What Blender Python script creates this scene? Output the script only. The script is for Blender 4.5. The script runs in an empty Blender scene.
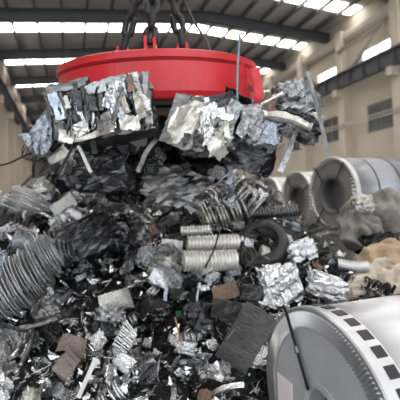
import bpy, math, random
import numpy as np
from mathutils import Vector, Matrix, Euler
PI = math.pi
col = bpy.context.scene.collection
RS = np.random.RandomState

# ------------------------------------------------------------------ camera
F_PX, YAW, ROLL, CAM_H = 390.0, math.radians(18.4), math.radians(2.4), 2.0
Fw = Vector((math.sin(YAW), math.cos(YAW), 0)); Rw = Vector((math.cos(YAW), -math.sin(YAW), 0)); Zw = Vector((0, 0, 1))
Uc = math.cos(ROLL) * Zw + math.sin(ROLL) * Rw
Rc = math.cos(ROLL) * Rw - math.sin(ROLL) * Zw
CAM = Vector((0, 0, CAM_H))
cd = bpy.data.cameras.new('camera'); cam = bpy.data.objects.new('camera', cd); col.objects.link(cam)
cd.sensor_width = 36; cd.lens = F_PX / 400 * 36; cd.clip_end = 300
cd.dof.use_dof = True; cd.dof.focus_distance = 2.4; cd.dof.aperture_fstop = 1.8
M = Matrix((Rc, Uc, -Fw)).transposed().to_4x4(); M.translation = CAM; cam.matrix_world = M
bpy.context.scene.camera = cam

def rayd(px, py): return Fw + (px - 200) / F_PX * Rc + (200 - py) / F_PX * Uc
def at(px, py, d): return CAM + d * rayd(px, py)
def project(p):
    q = Vector(p) - CAM; z = q.dot(Fw)
    return 200 + F_PX * q.dot(Rc) / z, 200 - F_PX * q.dot(Uc) / z, z

# ------------------------------------------------------------------ materials
MATS = {}
def mat(name, colr, rough=.5, metal=0., var=.0, scale=8., bump=0., bscale=20., emit=None, trans=0, objvar=0., col2=None, brush=None):
    m = bpy.data.materials.new(name); m.use_nodes = True; MATS[name] = m
    nt = m.node_tree; N = nt.nodes; L = nt.links; b = N['Principled BSDF']
    b.inputs['Roughness'].default_value = rough; b.inputs['Metallic'].default_value = metal
    c = (*colr, 1); b.inputs['Base Color'].default_value = c
    tc = N.new('ShaderNodeTexCoord')
    src = tc.outputs['Object']
    if brush:
        mp = N.new('ShaderNodeMapping'); mp.inputs['Scale'].default_value = brush; L.new(src, mp.inputs['Vector']); src = mp.outputs['Vector']
    if var or col2:
        n = N.new('ShaderNodeTexNoise'); n.inputs['Scale'].default_value = scale; n.inputs['Detail'].default_value = 4; L.new(src, n.inputs['Vector'])
        r = N.new('ShaderNodeValToRGB'); r.color_ramp.elements[0].position = .35; r.color_ramp.elements[1].position = .65
        c2 = col2 if col2 else tuple(x * (1 - var) for x in colr)
        r.color_ramp.elements[0].color = (*c2, 1); r.color_ramp.elements[1].color = c
        L.new(n.outputs['Fac'], r.inputs['Fac']); out = r.outputs['Color']
        if objvar:
            oi = N.new('ShaderNodeObjectInfo'); mr = N.new('ShaderNodeMapRange'); mr.inputs['To Min'].default_value = 1 - objvar; mr.inputs['To Max'].default_value = 1 + objvar
            L.new(oi.outputs['Random'], mr.inputs['Value'])
            vm = N.new('ShaderNodeVectorMath'); vm.operation = 'SCALE'; L.new(out, vm.inputs[0]); L.new(mr.outputs['Result'], vm.inputs['Scale']); out = vm.outputs['Vector']
        L.new(out, b.inputs['Base Color'])
        rr = N.new('ShaderNodeMapRange'); rr.inputs['To Min'].default_value = min(1, rough * 1.35); rr.inputs['To Max'].default_value = rough * .75
        L.new(n.outputs['Fac'], rr.inputs['Value']); L.new(rr.outputs['Result'], b.inputs['Roughness'])
    if bump:
        n2 = N.new('ShaderNodeTexNoise'); n2.inputs['Scale'].default_value = bscale; n2.inputs['Detail'].default_value = 3; L.new(src, n2.inputs['Vector'])
        bp = N.new('ShaderNodeBump'); bp.inputs['Strength'].default_value = bump; bp.inputs['Distance'].default_value = .02
        L.new(n2.outputs['Fac'], bp.inputs['Height']); L.new(bp.outputs['Normal'], b.inputs['Normal'])
    if emit:
        b.inputs['Emission Color'].default_value = (*emit[0], 1); b.inputs['Emission Strength'].default_value = emit[1]
    return m
mat('bright', (.78, .78, .79), .2, 1.0, var=.28, scale=9, bump=.35, bscale=26, objvar=.1)
mat('swarf', (.86, .86, .87), .36, .75, var=.2, scale=6)
mat('galvanised', (.80, .77, .70), .38, .55, var=.25, scale=5, bump=.15, bscale=12)
mat('cream', (.66, .63, .57), .32, .85, var=.35, scale=9, bump=.3, bscale=22, objvar=.1)
mat('steel', (.46, .47, .48), .26, .95, var=.5, scale=5, bump=.4, bscale=26, objvar=.2)
mat('bluish', (.40, .44, .50), .27, .9, var=.4, scale=8, bump=.3, bscale=22, objvar=.2)
mat('dull', (.23, .225, .22), .3, .9, var=.5, scale=4, bump=.12, bscale=9, brush=(1, 5, 1), objvar=.25)
mat('dark', (.085, .085, .09), .27, .9, var=.65, scale=4, bump=.12, bscale=9, brush=(1, 5, 1), objvar=.3)
mat('black', (.016, .016, .017), .24, .5, var=.5, scale=4, bump=.12, bscale=9, brush=(1, 5, 1), objvar=.3)
mat('rust', (.30, .20, .14), .6, .3, var=.4, scale=8, bump=.4)
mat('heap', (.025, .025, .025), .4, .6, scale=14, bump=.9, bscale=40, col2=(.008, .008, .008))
mat('red', (.62, .018, .028), .36, 0, var=.16, scale=2.5, bump=.1, bscale=12)
mat('red_dark', (.30, .012, .016), .45, 0, var=.3, scale=6)
mat('chain', (.045, .045, .05), .42, .7, var=.4, scale=20)
mat('rubber', (.03, .03, .03), .55, 0, var=.3)
mat('tyre', (.035, .034, .033), .5, 0, var=.45, scale=14, bump=.4)
mat('magnet_under', (.04, .035, .035), .5, .4, var=.4)
mat('coil_wrap', (.66, .66, .68), .36, .55, var=.07, scale=2, brush=(1, 6, 6))
mat('coil_wrap_grey', (.30, .30, .32), .36, .75, var=.1, scale=2, brush=(1, 5, 5))
mat('coil_face', (.55, .555, .565), .45, .35, var=.12, scale=3)
mat('coil_edge', (.62, .62, .64), .33, .85, var=.12, scale=5)
mat('core_grey', (.16, .16, .17), .5, .2)
mat('coil_face_grey', (.36, .355, .36), .4, .6, var=.2, scale=3)
mat('coil_edge_grey', (.5, .5, .51), .3, .9, var=.3, scale=6)
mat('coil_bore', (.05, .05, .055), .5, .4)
mat('label', (.80, .72, .73), .6)
mat('strap', (.02, .02, .022), .4, .2)
mat('white_wrap', (.82, .78, .74), .6, 0, var=.08, bump=.2, bscale=6)
mat('cloth_brown', (.27, .235, .205), .85, 0, var=.3, scale=12, bump=.4, bscale=60)
mat('kraft', (.46, .33, .21), .7, 0, var=.25, scale=6, bump=.3, bscale=12)
mat('kraft_pale', (.55, .47, .38), .7, 0, var=.2, scale=6, bump=.3, bscale=12)
mat('pinkish', (.26, .20, .175), .5, 0, var=.35, scale=7, bump=.3)
mat('white_paint', (.74, .73, .70), .45, 0, var=.12, scale=9)
mat('orange', (.42, .14, .08), .5, 0, var=.2)
mat('green', (.02, .09, .055), .5, 0, var=.2)
mat('purple', (.26, .24, .36), .4, .3, var=.2)
mat('blue_rod', (.23, .30, .38), .4, .5, var=.2)
mat('plaster', (.52, .455, .375), .85, 0, var=.08, scale=.8)
mat('plaster_beam', (.45, .40, .34), .7, 0, var=.08, scale=1.5)
mat('end_plaster', (.50, .47, .43), .85, 0, var=.1, scale=.8)
mat('roof_sheet', (.38, .36, .34), .7, 0, var=.12, scale=1.2, brush=(.3, 4, 1))
mat('rafter', (.04, .043, .047), .6, .1, var=.2, scale=2)
mat('purlin', (.08, .07, .065), .7, 0, var=.2, scale=2)
mat('girder', (.07, .072, .078), .6, .1, var=.2, scale=2)
mat('brace', (.20, .175, .155), .6, .1)
mat('concrete', (.30, .29, .28), .8, 0, var=.25, scale=1.5, bump=.2)
mat('glass_dark', (.10, .11, .11), .15, 0, var=.3, scale=.8)
mat('frame', (.25, .24, .22), .5)
mat('skylight', (.9, .9, .9), .5, 0, emit=((1, .985, .96), 8.5))
mat('daylit', (.9, .9, .9), .5, 0, emit=((1, .99, .97), 4.0))

# ------------------------------------------------------------------ mesh helpers
def mesh(name, V, Fc, smooth=False):
    me = bpy.data.meshes.new(name)
    me.from_pydata([tuple(map(float, v)) for v in V], [], Fc); me.validate(); me.update()
    if smooth: me.polygons.foreach_set('use_smooth', [True] * len(me.polygons))
    return me
def obj(name, me, m=None, parent=None, loc=None):
    o = bpy.data.objects.new(name, me); col.objects.link(o)
    if m and me is not None:
        if not me.materials: me.materials.append(None)
        s = o.material_slots[0]; s.link = 'OBJECT'; s.material = MATS[m]
    if parent: o.parent = parent
    if loc is not None: o.location = loc
    return o
def tag(o, label=None, cat=None, group=None, kind=None):
    if label: o['label'] = label
    if cat: o['category'] = cat
    if group: o['group'] = group
    if kind: o['kind'] = kind
    return o
class MB:
    def __init__(s): s.V = []; s.F = []
    def add(s, V, F):
        n = len(s.V); s.V += [tuple(map(float, v)) for v in V]; s.F += [tuple(i + n for i in f) for f in F]; return s
    def box(s, a, b, R=None):
        x0, y0, z0 = a; x1, y1, z1 = b
        V = [(x, y, z) for x in (x0, x1) for y in (y0, y1) for z in (z0, z1)]
        if R is not None: V = [R @ Vector(v) for v in V]
        return s.add(V, [(0, 1, 3, 2), (4, 6, 7, 5), (0, 4, 5, 1), (2, 3, 7, 6), (0, 2, 6, 4), (1, 5, 7, 3)])
    def build(s, name, m, parent=None, smooth=False, loc=None): return obj(name, mesh(name, s.V, s.F, smooth), m, parent, loc)

def tri(x): return 2 * np.abs(2 * (x - np.floor(x + .5))) - 1
def crumple(V, rs, amp, freqs=(1.5, 3, 6, 11), n=3):
    V = np.array(V, float)
    for f in freqs:
        a = amp * freqs[0] / f
        for k in range(n):
            m = rs.normal(size=3); m /= np.linalg.norm(m); d = rs.normal(size=3); d /= np.linalg.norm(d)
            V = V + a * tri(V @ m * f * rs.uniform(.7, 1.3) + rs.rand())[:, None] * d
    return V
def cube_grid(n):
    idx = {}; V = []; Fc = []
    def vid(p):
        k = tuple(round(x * n) for x in p)
        if k not in idx: idx[k] = len(V); V.append([2 * x - 1 for x in p])
        return idx[k]
    for ax in range(3):
        for s in (0, 1):
            for i in range(n):
                for j in range(n):
                    q = []
                    for a, b in ((i, j), (i + 1, j), (i + 1, j + 1), (i, j + 1)):
                        p = [0, 0, 0]; p[ax] = s; p[(ax + 1) % 3] = a / n; p[(ax + 2) % 3] = b / n; q.append(vid(p))
                    Fc.append(tuple(q if s else q[::-1]))
    return np.array(V), Fc
def g_lump(seed, s=(1, .8, .7), n=10, amp=.16, rnd=.35):          # crushed block, about 2 units across
    rs = RS(seed); V, Fc = cube_grid(n)
    r = np.linalg.norm(V, axis=1, keepdims=True); V = V * (1 - rnd) + V / r * rnd * 1.2
    V = crumple(V, rs, amp) * np.array(s)
    return V, Fc
def slab(P, t):                                                     # P: (a,b,3) grid -> closed sheet of thickness t
    a, b, _ = P.shape
    du = np.gradient(P, axis=0); dv = np.gradient(P, axis=1); N = np.cross(du, dv); N /= np.linalg.norm(N, axis=2, keepdims=True) + 1e-9
    V = np.concatenate([(P + N * t / 2).reshape(-1, 3), (P - N * t / 2).reshape(-1, 3)]); o = a * b; Fc = []
    for i in range(a - 1):
        for j in range(b - 1):
            q = (i * b + j, (i + 1) * b + j, (i + 1) * b + j + 1, i * b + j + 1)
            Fc.append(q); Fc.append(tuple(x + o for x in q[::-1]))
    rim = [i * b for i in range(a)] + [(a - 1) * b + j for j in range(1, b)] + [i * b + b - 1 for i in range(a - 2, -1, -1)] + [j for j in range(b - 2, 0, -1)]
    for k in range(len(rim)):
        p, q = rim[k], rim[(k + 1) % len(rim)]; Fc.append((q, p, p + o, q + o))
    return V, Fc
def g_sheet(seed, w=1, h=.7, n=16, m=12, amp=.10, curl=.5, t=.012, jag=.07, freqs=(1.3, 2.6, 5, 9)):
    rs = RS(seed); u = np.linspace(-1, 1, n); v = np.linspace(-1, 1, m); U, W = np.meshgrid(u, v, indexing='ij')
    P = np.stack([U * w, W * h, 0 * U], 2)
    e = np.abs(W) > .99; P[..., 1] += e * rs.uniform(-jag, jag, U.shape); e = np.abs(U) > .99; P[..., 0] += e * rs.uniform(-jag, jag, U.shape)
    k = curl * rs.uniform(.4, 1); ang = P[..., 0] * k * 1.6 + 1e-6; R = 1 / (1.6 * k + 1e-6)
    P = np.stack([np.sin(ang) * R, P[..., 1], (1 - np.cos(ang)) * R], 2)
    Q = crumple(P.reshape(-1, 3), rs, amp, freqs, 2).reshape(n, m, 3)
    Q -= Q.mean((0, 1)); return slab(Q, t)
def frame_path(P):
    P = np.array(P, float); T = np.gradient(P, axis=0); T /= np.linalg.norm(T, axis=1, keepdims=True) + 1e-9
    N = np.zeros_like(P); ref = np.array([0, 0, 1.]) if abs(T[0][2]) < .9 else np.array([1., 0, 0])
    n = np.cross(T[0], ref)
    for i in range(len(P)):
        n = n - T[i] * (n @ T[i]); n /= np.linalg.norm(n) + 1e-9; N[i] = n
    return P, T, N, np.cross(T, N)
def g_sweep(P, prof, twist=0., close=False, scale=None):            # prof: list of (a,b)
    P, T, N, B = frame_path(P); V = []; Fc = []; k = len(prof); n = len(P)
    for i in range(n):
        a = twist * i / n; c, s = math.cos(a), math.sin(a); sc = scale[i] if scale is not None else 1
        for x, y in prof:
            x, y = x * sc, y * sc
            V.append(P[i] + N[i] * (x * c - y * s) + B[i] * (x * s + y * c))
    for i in range(n - 1 if not close else n):
        for j in range(k):
            a, b = i * k + j, i * k + (j + 1) % k; c, d = ((i + 1) % n) * k + (j + 1) % k, ((i + 1) % n) * k + j
            Fc.append((a, b, c, d))
    if not close: Fc.append(tuple(range(k))[::-1]); Fc.append(tuple((n - 1) * k + j for j in range(k)))
    return V, Fc
def circ(r, k=8): return [(r * math.cos(2 * PI * i / k), r * math.sin(2 * PI * i / k)) for i in range(k)]
def rect(w, t): return [(-w / 2, -t / 2), (w / 2, -t / 2), (w / 2, t / 2), (-w / 2, t / 2)]
def walk(rs, n, L, bend):
    P = [np.zeros(3)]; d = np.array([1., 0, 0]); tgt = rs.normal(size=3) * bend
    for i in range(n):
        if i % 4 == 0: tgt = rs.normal(size=3) * bend
        d = d + tgt / n * 3; d /= np.linalg.norm(d); P.append(P[-1] + d * L / n)
    P = np.array(P); return P - P.mean(0)
def g_strip(seed, L=2, w=.22, t=.02, bend=.7, tw=1.5): rs = RS(seed); return g_sweep(walk(rs, 22, L, bend), rect(w, t), twist=rs.uniform(-tw, tw))
def g_pipe(seed, L=2, r=.09, bend=.5):
    rs = RS(seed); P = walk(rs, 14, L, bend); sc = 1 + .12 * rs.normal(size=len(P)); return g_sweep(P, circ(r, 10), scale=sc)
def g_angle(seed, L=2, w=.22, t=.03, bend=.25):
    rs = RS(seed); pr = [(0, 0), (w, 0), (w, t), (t, t), (t, w), (0, w)]; return g_sweep(walk(rs, 12, L, bend), pr, twist=rs.uniform(-.6, .6))
def g_tangle(seed, R=.8, r=.022, turns=7, wob=.35, k=6, flat=.6):
    rs = RS(seed); n = turns * 22; t = np.linspace(0, 1, n); a = t * turns * 2 * PI
    ph = rs.rand(6) * 6.28
    rad = R * (1 + wob * .5 * np.sin(a * .37 + ph[0]) + wob * .4 * np.sin(a * 1.7 + ph[1]))
    P = np.stack([rad * np.cos(a), rad * np.sin(a) * flat + .3 * wob * np.sin(a * .6 + ph[2]), (t - .5) * R * 1.1 + .35 * wob * np.sin(a * .9 + ph[3])], 1)
    return g_sweep(P, circ(r, k))
def g_helix(R, L, turns, r, k=6, per=16, sq=1., wob=0, seed=0):
    rs = RS(seed); n = int(turns * per); t = np.linspace(0, 1, n); a = t * turns * 2 * PI
    P = np.stack([(t - .5) * L, R * np.cos(a), R * sq * np.sin(a)], 1)
    if wob: P += wob * np.stack([np.sin(a * .31 + 1), np.sin(a * .17), np.sin(a * .23 + 2)], 1)
    return g_sweep(P, rect(r * 2.6, r * .8) if k == 4 else circ(r, k))
def g_curl(seed, R=.6, L=1.8, turns=12, w=.13, flare=.10, sq=.8, wob=.1, t=.012):   # ribbon of swarf wound into a roll
    rs = RS(seed); per = 18; n = int(turns * per); V = []; Fc = []; ph = rs.rand(5) * 6.28
    for i in range(n):
        q = i / n; a = q * turns * 2 * PI; x = (q - .5) * L + wob * .35 * math.sin(a * .41 + ph[0]); r = R * (1 + .16 * math.sin(a * .23 + ph[1]) + .07 * math.sin(a * 1.9 + ph[2])) * (1 - .35 * abs(2 * q - 1) ** 2)
        cy, cz = wob * math.sin(q * 4 + ph[3]), wob * math.cos(q * 5 + ph[4])
        for xx, rr in ((x - w / 2, r - flare / 2), (x + w / 2, r + flare / 2), (x + w / 2 + t, r + flare / 2 - t), (x - w / 2 + t, r - flare / 2 - t)):
            V.append((xx, cy + rr * math.cos(a), cz + rr * sq * math.sin(a)))
    for i in range(n - 1):
        for j in range(4): Fc.append((i * 4 + j, i * 4 + (j + 1) % 4, (i + 1) * 4 + (j + 1) % 4, (i + 1) * 4 + j))
    return V, Fc
def lathe(prof, seg=64, axis='x', closed=False):                    # prof: (axial, radius)
    V = []; Fc = []; n = len(prof)
    for i in range(seg):
        a = 2 * PI * i / seg
        for x, r in prof: V.append((x, r * math.cos(a), r * math.sin(a)) if axis == 'x' else (r * math.cos(a), r * math.sin(a), x))
    for i in range(seg):
        for j in range(n if closed else n - 1):
            p, q = i * n + j, i * n + (j + 1) % n; s, t = ((i + 1) % seg) * n + (j + 1) % n, ((i + 1) % seg) * n + j
            Fc.append((p, q, s, t))
    return V, Fc
def g_duct(seed, L=2, R=.42, ribs=14, amp=.06, bend=.15, crush=.2):  # corrugated flexible duct, open ended
    rs = RS(seed); n = ribs * 6; P = []; 
    for i in range(n + 1): x = i / n; P.append(((x - .5) * L, R * (1 + amp * 2 * math.sin(x * ribs * 2 * PI))))
    prof = P + [(x, r - .06 * R) for x, r in P[::-1]]
    V, Fc = lathe(prof, 28, closed=True); V = np.array(V)
    x = V[:, 0]; V[:, 2] *= 1 - crush * (.5 + .5 * np.sin(x * 2.1 + rs.rand() * 6)); V[:, 1] += bend * np.sin(x * 1.4 + rs.rand() * 6); V[:, 2] += bend * .6 * np.cos(x * 1.7)
    return V, Fc
def g_can(seed, R=.4, L=1.0):
    rs = RS(seed); pr = [(-L / 2, .001), (-L / 2, R * .93), (-L / 2 + .03, R), (-L / 2 + .06, R * .96)] + [(-L / 2 + L * i / 8, R * .96) for i in range(1, 8)] + [(L / 2 - .06, R * .96), (L / 2 - .03, R), (L / 2, R * .93), (L / 2 - .03, R * .85), (L / 2 - .05, .001)]
    V, Fc = lathe(pr, 20); V = crumple(V, rs, .07, (1.2, 2.5, 5), 2); V[:, 2] *= rs.uniform(.5, .9); return V, Fc
def g_web(seed, L=1.0, W=.45, nr=9, t=.03):                         # stamping skeleton: a bent ladder of holes
    rs = RS(seed); b = MB(); path = walk(rs, 30, 2 * L, .7); P, T, N, B = frame_path(path)
    def rail(off, w): 
        Q = P + N * off; b.add(*g_sweep(Q, rect(w, t)))
    for off in (-W, 0, W): rail(off, .07)
    for i in range(nr * 2 + 1):
        k = min(30, int(i * 30 / (nr * 2))); c = P[k]; q = [c - N[k] * W, c, c + N[k] * W]
        b.add(*g_sweep([c - N[k] * W + T[k] * rs.uniform(-.03, .03), c, c + N[k] * W + T[k] * rs.uniform(-.03, .03)], rect(.05, t)))
    return b.V, b.F
def g_hoop(seed, R=.8, w=.16, t=.03):
    rs = RS(seed); a = np.linspace(0, 2 * PI, 33)[:-1]; s = rs.uniform(.55, 1)
    P = np.stack([R * np.cos(a), R * s * np.sin(a) + .1 * np.sin(2 * a), .14 * np.sin(a * 2 + rs.rand() * 6)], 1)
    V = []; Fc = []
    for i, p in enumerate(P):
        d = np.array([math.cos(a[i]), math.sin(a[i]), 0])
        for x, y in rect(w, t): V.append(p + np.array([0, 0, 1]) * x + d * y)
    for i in range(32):
        for j in range(4): Fc.append((i * 4 + j, ((i + 1) % 32) * 4 + j, ((i + 1) % 32) * 4 + (j + 1) % 4, i * 4 + (j + 1) % 4))
    return V, Fc

# ------------------------------------------------------------------ the hall (X across, Y along)
XL, XR, Y0, Y1 = -4.8, 18.2, -14.0, 71.0
def roof_z(x):
    return 13.05 + (x - XL) / (9 - XL) * 1.35 if x < 9 else 14.4 - (x - 9) / (XR - 9) * .6
def S(o): o['kind'] = 'structure'; return o
S(MB().box((XL - .3, Y0, -.2), (XR + .3, Y1, 0)).build('floor', 'concrete'))
b = MB()
for x0, x1 in ((XL - .3, 9), (9, XR + .3)):
    z0, z1 = roof_z(max(x0, XL)), roof_z(min(x1, XR))
    b.add([(x0, Y0, z0), (x1, Y0, z1), (x1, Y1, z1), (x0, Y1, z0), (x0, Y0, z0 + .1), (x1, Y0, z1 + .1), (x1, Y1, z1 + .1), (x0, Y1, z0 + .1)],
          [(0, 3, 2, 1), (4, 5, 6, 7), (0, 1, 5, 4), (1, 2, 6, 5), (2, 3, 7, 6), (3, 0, 4, 7)])
S(b.build('ceiling', 'roof_sheet'))
# skylight strips across the roof
win = 1; trim = 1
for k in range(-6, 4):
    y = 26.6 + 6 * k; b = MB()
    for x0, x1 in ((XL + .1, 9), (9, XR - .2)):
        z0, z1 = roof_z(x0) - .03, roof_z(x1) - .03
        b.add([(x0, y - .54, z0), (x1, y - .54, z1), (x1, y + .54, z1), (x0, y + .54, z0), (x0, y - .54, z0 + .02), (x1, y - .54, z1 + .02), (x1, y + .54, z1 + .02), (x0, y + .54, z0 + .02)],
              [(0, 3, 2, 1), (4, 5, 6, 7), (0, 1, 5, 4), (1, 2, 6, 5), (2, 3, 7, 6), (3, 0, 4, 7)])
    S(b.build('window_%d' % win, 'skylight')); win += 1
# purlins along Y
x = XL + .5
while x < XR:
    z = roof_z(x) - .05; S(MB().box((x - .065, Y0, z - .24), (x + .065, Y1, z)).build('trim_%d' % trim, 'purlin')); trim += 1; x += 1.42
# rafters across X (I section)
for k in range(-5, 8):
    y = 23.6 + 6 * k; b = MB()
    for x0, x1 in ((XL, 9), (9, XR)):
        z0, z1 = roof_z(x0) - .26, roof_z(x1) - .26
        for (w, t0, t1) in ((.15, 0, -.03), (.02, -.03, -.62), (.15, -.62, -.66)):
            V = []
            for (xx, zz) in ((x0, z0), (x1, z1)):
                for yy in (y - w, y + w):
                    for t in (t0, t1): V.append((xx, yy, zz + t))
            b.add(V, [(0, 1, 3, 2), (4, 6, 7, 5), (0, 4, 5, 1), (2, 3, 7, 6), (0, 2, 6, 4), (1, 5, 7, 3)])
    S(b.build('trim_%d' % trim, 'rafter')); trim += 1
# side walls with window openings
def wall_panels(name, x0, x1, holes, m, H=14.6):
    b = MB(); ys = sorted({Y0, Y1} | {h[0] for h in holes} | {h[1] for h in holes})
    for a, c in zip(ys, ys[1:]):
        hs = sorted([(h[2], h[3]) for h in holes if h[0] <= a + 1e-6 and h[1] >= c - 1e-6]); z = 0
        for s, t in hs: b.box((x0, a, z), (x1, c, s)); z = t
        b.box((x0, a, z), (x1, c, H))
    return S(b.build(name, m))
holesR = []; holesL = []
for k in range(-5, 11):
    yb = 17.2 + 4.75 * k
    holesR += [(yb + .85, yb + 3.0, 5.8, 7.55), (yb + .5, yb + 3.3, 10.0, 11.1)]
    holesL += [(yb + .8, yb + 3.4, 10.0, 11.1)]
FILL_DOOR = (-8.0, 0.6, 0.0, 5.0)  # unseen opening added to throw side light on the front coil face
wall_panels('wall_right', XR, XR + .3, holesR, 'plaster'); wall_panels('wall_left', XL - .3, XL, holesL + [FILL_DOOR], 'plaster')
for (ya, yc, za, zc) in ((FILL_DOOR[0] - .15, FILL_DOOR[0], 0, 5.15), (FILL_DOOR[1], FILL_DOOR[1] + .15, 0, 5.15), (FILL_DOOR[0], FILL_DOOR[1], 5.0, 5.15)):
    S(MB().box((XL - .35, ya, za), (XL + .05, yc, zc)).build('trim_%d' % trim, 'frame')); trim += 1  # surround of the added light opening
for side, hs, xw in (('r', holesR, XR), ('l', holesL, XL)):
    for (a, c, s, t) in hs:
        up = s > 8; sg = 1 if side == 'r' else -1
        xp = xw + sg * .12
        w = S(MB().box((xp - .01, a, s), (xp + .01, c, t)).build('window_%d' % win, 'daylit' if up else 'glass_dark')); win += 1
        f = MB(); e = .05
        for (ya, yc, za, zc) in ((a, a + e, s, t), (c - e, c, s, t), (a, c, s, s + e), (a, c, t - e, t), ((a + c) / 2 - e / 2, (a + c) / 2 + e / 2, s, t)) + (() if up else ((a, c, (s + t) / 2 - .02, (s + t) / 2 + .02),)):
            f.box((xp - .04 , ya, za), (xp + .04, yc, zc))
        S(f.build('window_frame', 'frame', w))
# columns, haunches, eave beams, ledge
for k in range(-5, 12):
    y = 17.2 + 4.75 * k
    for xa, xb in ((XR - .62, XR), (XL, XL + .62)):
        if xa < 5 and FILL_DOOR[0] - .3 < y < FILL_DOOR[1] + .3: continue
        S(MB().box((xa, y - .3, 0), (xb, y + .3, 12.9)).build('trim_%d' % trim, 'plaster')); trim += 1
        cx = XR - .8 if xa > 5 else XL + .8
        S(MB().box((cx - .3, y - .2, 8.5), (cx + .3, y + .2, 9.0)).build('trim_%d' % trim, 'plaster')); trim += 1
for xa in (XR - .5, XL):
    S(MB().add(*g_sweep([(xa + .25, Y0, 12.45), (xa + .25, (Y0 + Y1) / 2, 12.45), (xa + .25, Y1, 12.45)], [(.25, -.35), (.25, .3), (-.1, .3), (-.25, .1), (-.25, -.2), (-.12, -.35)])).build('trim_%d' % trim, 'plaster_beam')); trim += 1
S(MB().box((XL, Y1, 0), (XR, Y1 + .3, 14.6)).build('wall_back', 'end_plaster'))
# crane runway girders
for nm, xc, lab in (('crane_girder', XR - .95, 'dark steel crane runway girder on brackets along the beige right wall'), ('crane_girder', XL + .95, 'dark steel crane runway girder along the left wall, running into the distance')):
    o = MB().box((xc - .18, Y0, 9.0), (xc + .18, Y1, 9.05)).box((xc - .03, Y0, 9.05), (xc + .03, Y1, 9.85)).box((xc - .2, Y0, 9.85), (xc + .2, Y1, 9.92)).build(nm, 'girder')
    tag(o, lab, 'crane girder'); r = MB().box((xc - .05, Y0, 9.92), (xc + .05, Y1, 10.05)).build('rail', 'brace', o)
    y = Y0 + .8; n = 0
    stm = mesh('stiffener', *(lambda q: (q.V, q.F))(MB().box((-.17, -.02, 9.05), (.17, .02, 9.85))))
    while y < Y1: obj('stiffener', stm, 'girder', o, (xc, y, 0)); y += 1.2
# diagonal braces on the right wall bay nearest
for (a, c, nm) in (((17.7, 11.9), (21.9, 11.5), 'horizontal'), ((17.7, 11.78), (20.7, 9.95), 'diagonal')):
    P = [(XR - .75, a[0], a[1]), (XR - .75, (a[0] + c[0]) / 2, (a[1] + c[1]) / 2), (XR - .75, c[0], c[1])]
    tag(MB().add(*g_sweep(P, rect(.16, .16))).build('steel_brace', 'brace'), ('grey steel brace sloping gently from the upper right column' if nm == 'horizontal' else 'grey steel brace dropping steeply towards the crane girder'), 'brace')
# cable conduit band low on the right wall columns
S(MB().box((XR - .70, Y0, 6.45), (XR - .64, Y1, 6.52)).box((XR - .70, Y0, 6.65), (XR - .64, Y1, 6.72)).build('trim_%d' % trim, 'plaster_beam')); trim += 1

# ------------------------------------------------------------------ scrap heap surface (u right, v forward of the camera)
def uv(p): return p.dot(Rw) if hasattr(p, 'dot') else 0, p.dot(Fw)
COIL_C = at(320, 418, 2.33); COIL_C.z = .655; COIL_R = .655
def smooth(a, b, x): t = max(0, min(1, (x - a) / (b - a))); return t * t * (3 - 2 * t)
def heap_h(x, y):
    p = Vector((x, y, 0)); u = p.dot(Rw); v = p.dot(Fw)
    top = 2.45 + .12 * math.sin(u * 2.3 + 1) - 1.35 * smooth(.7, 2.1, u) - .22 * smooth(-1.5, -2.3, u)
    h = .22 + .63 * (v - 2.3) + .22 * smooth(-.9, -2.0, u) + .10 * math.sin(u * 3.1 + v * 1.3) * math.sin(v * 2.7 + u)
    h = min(h, top); h = top - math.log1p(math.exp(min(30, (top - h) / .18))) * .18 if h > top - .8 else h
    h *= 1 - smooth(5.9, 7.6, v)
    h *= smooth(1.6, 2.2, v)
    # hollow kept clear round the steel coil in front and the coil store on the right
    dy = y - COIL_C.y; dx = x - COIL_C.x
    if dx > -.25: h *= smooth(.62, 1.0, dy) if dx > 0 else max(smooth(.62, 1.0, dy), smooth(0, -.3, dx))
    h *= 1 - smooth(3.25, 3.75, x) * smooth(4.3, 4.9, y)
    return max(h, 0)
nx, ny = 150, 150; V = []; Fc = []
rs = RS(5)
for i in range(nx):
    for j in range(ny):
        u = -4.2 + 8.0 * i / (nx - 1); v = 1.5 + 6.4 * j / (ny - 1); p = Rw * u + Fw * v
        h = heap_h(p.x, p.y); V.append((p.x, p.y, h))
V = np.array(V); amp = np.clip(V[:, 2] / .5, 0, 1)[:, None]
W = crumple(V, RS(7), .035, (2.2, 4.5, 9), 3); V = V + (W - V) * amp; V[:, 2] -= .07
V[:, 2] = np.maximum(V[:, 2], -.02)
for i in range(nx - 1):
    for j in range(ny - 1): Fc.append((i * ny + j, (i + 1) * ny + j, (i + 1) * ny + j + 1, i * ny + j + 1))
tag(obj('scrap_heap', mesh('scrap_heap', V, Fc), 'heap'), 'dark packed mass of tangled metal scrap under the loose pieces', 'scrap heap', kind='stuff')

def hit(px, py):
    d = rayd(px, py); t = 2.0
    while t < 8:
        p = CAM + d * t
        if p.z < heap_h(p.x, p.y): return p, t
        t += .02
    return None, None

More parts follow.
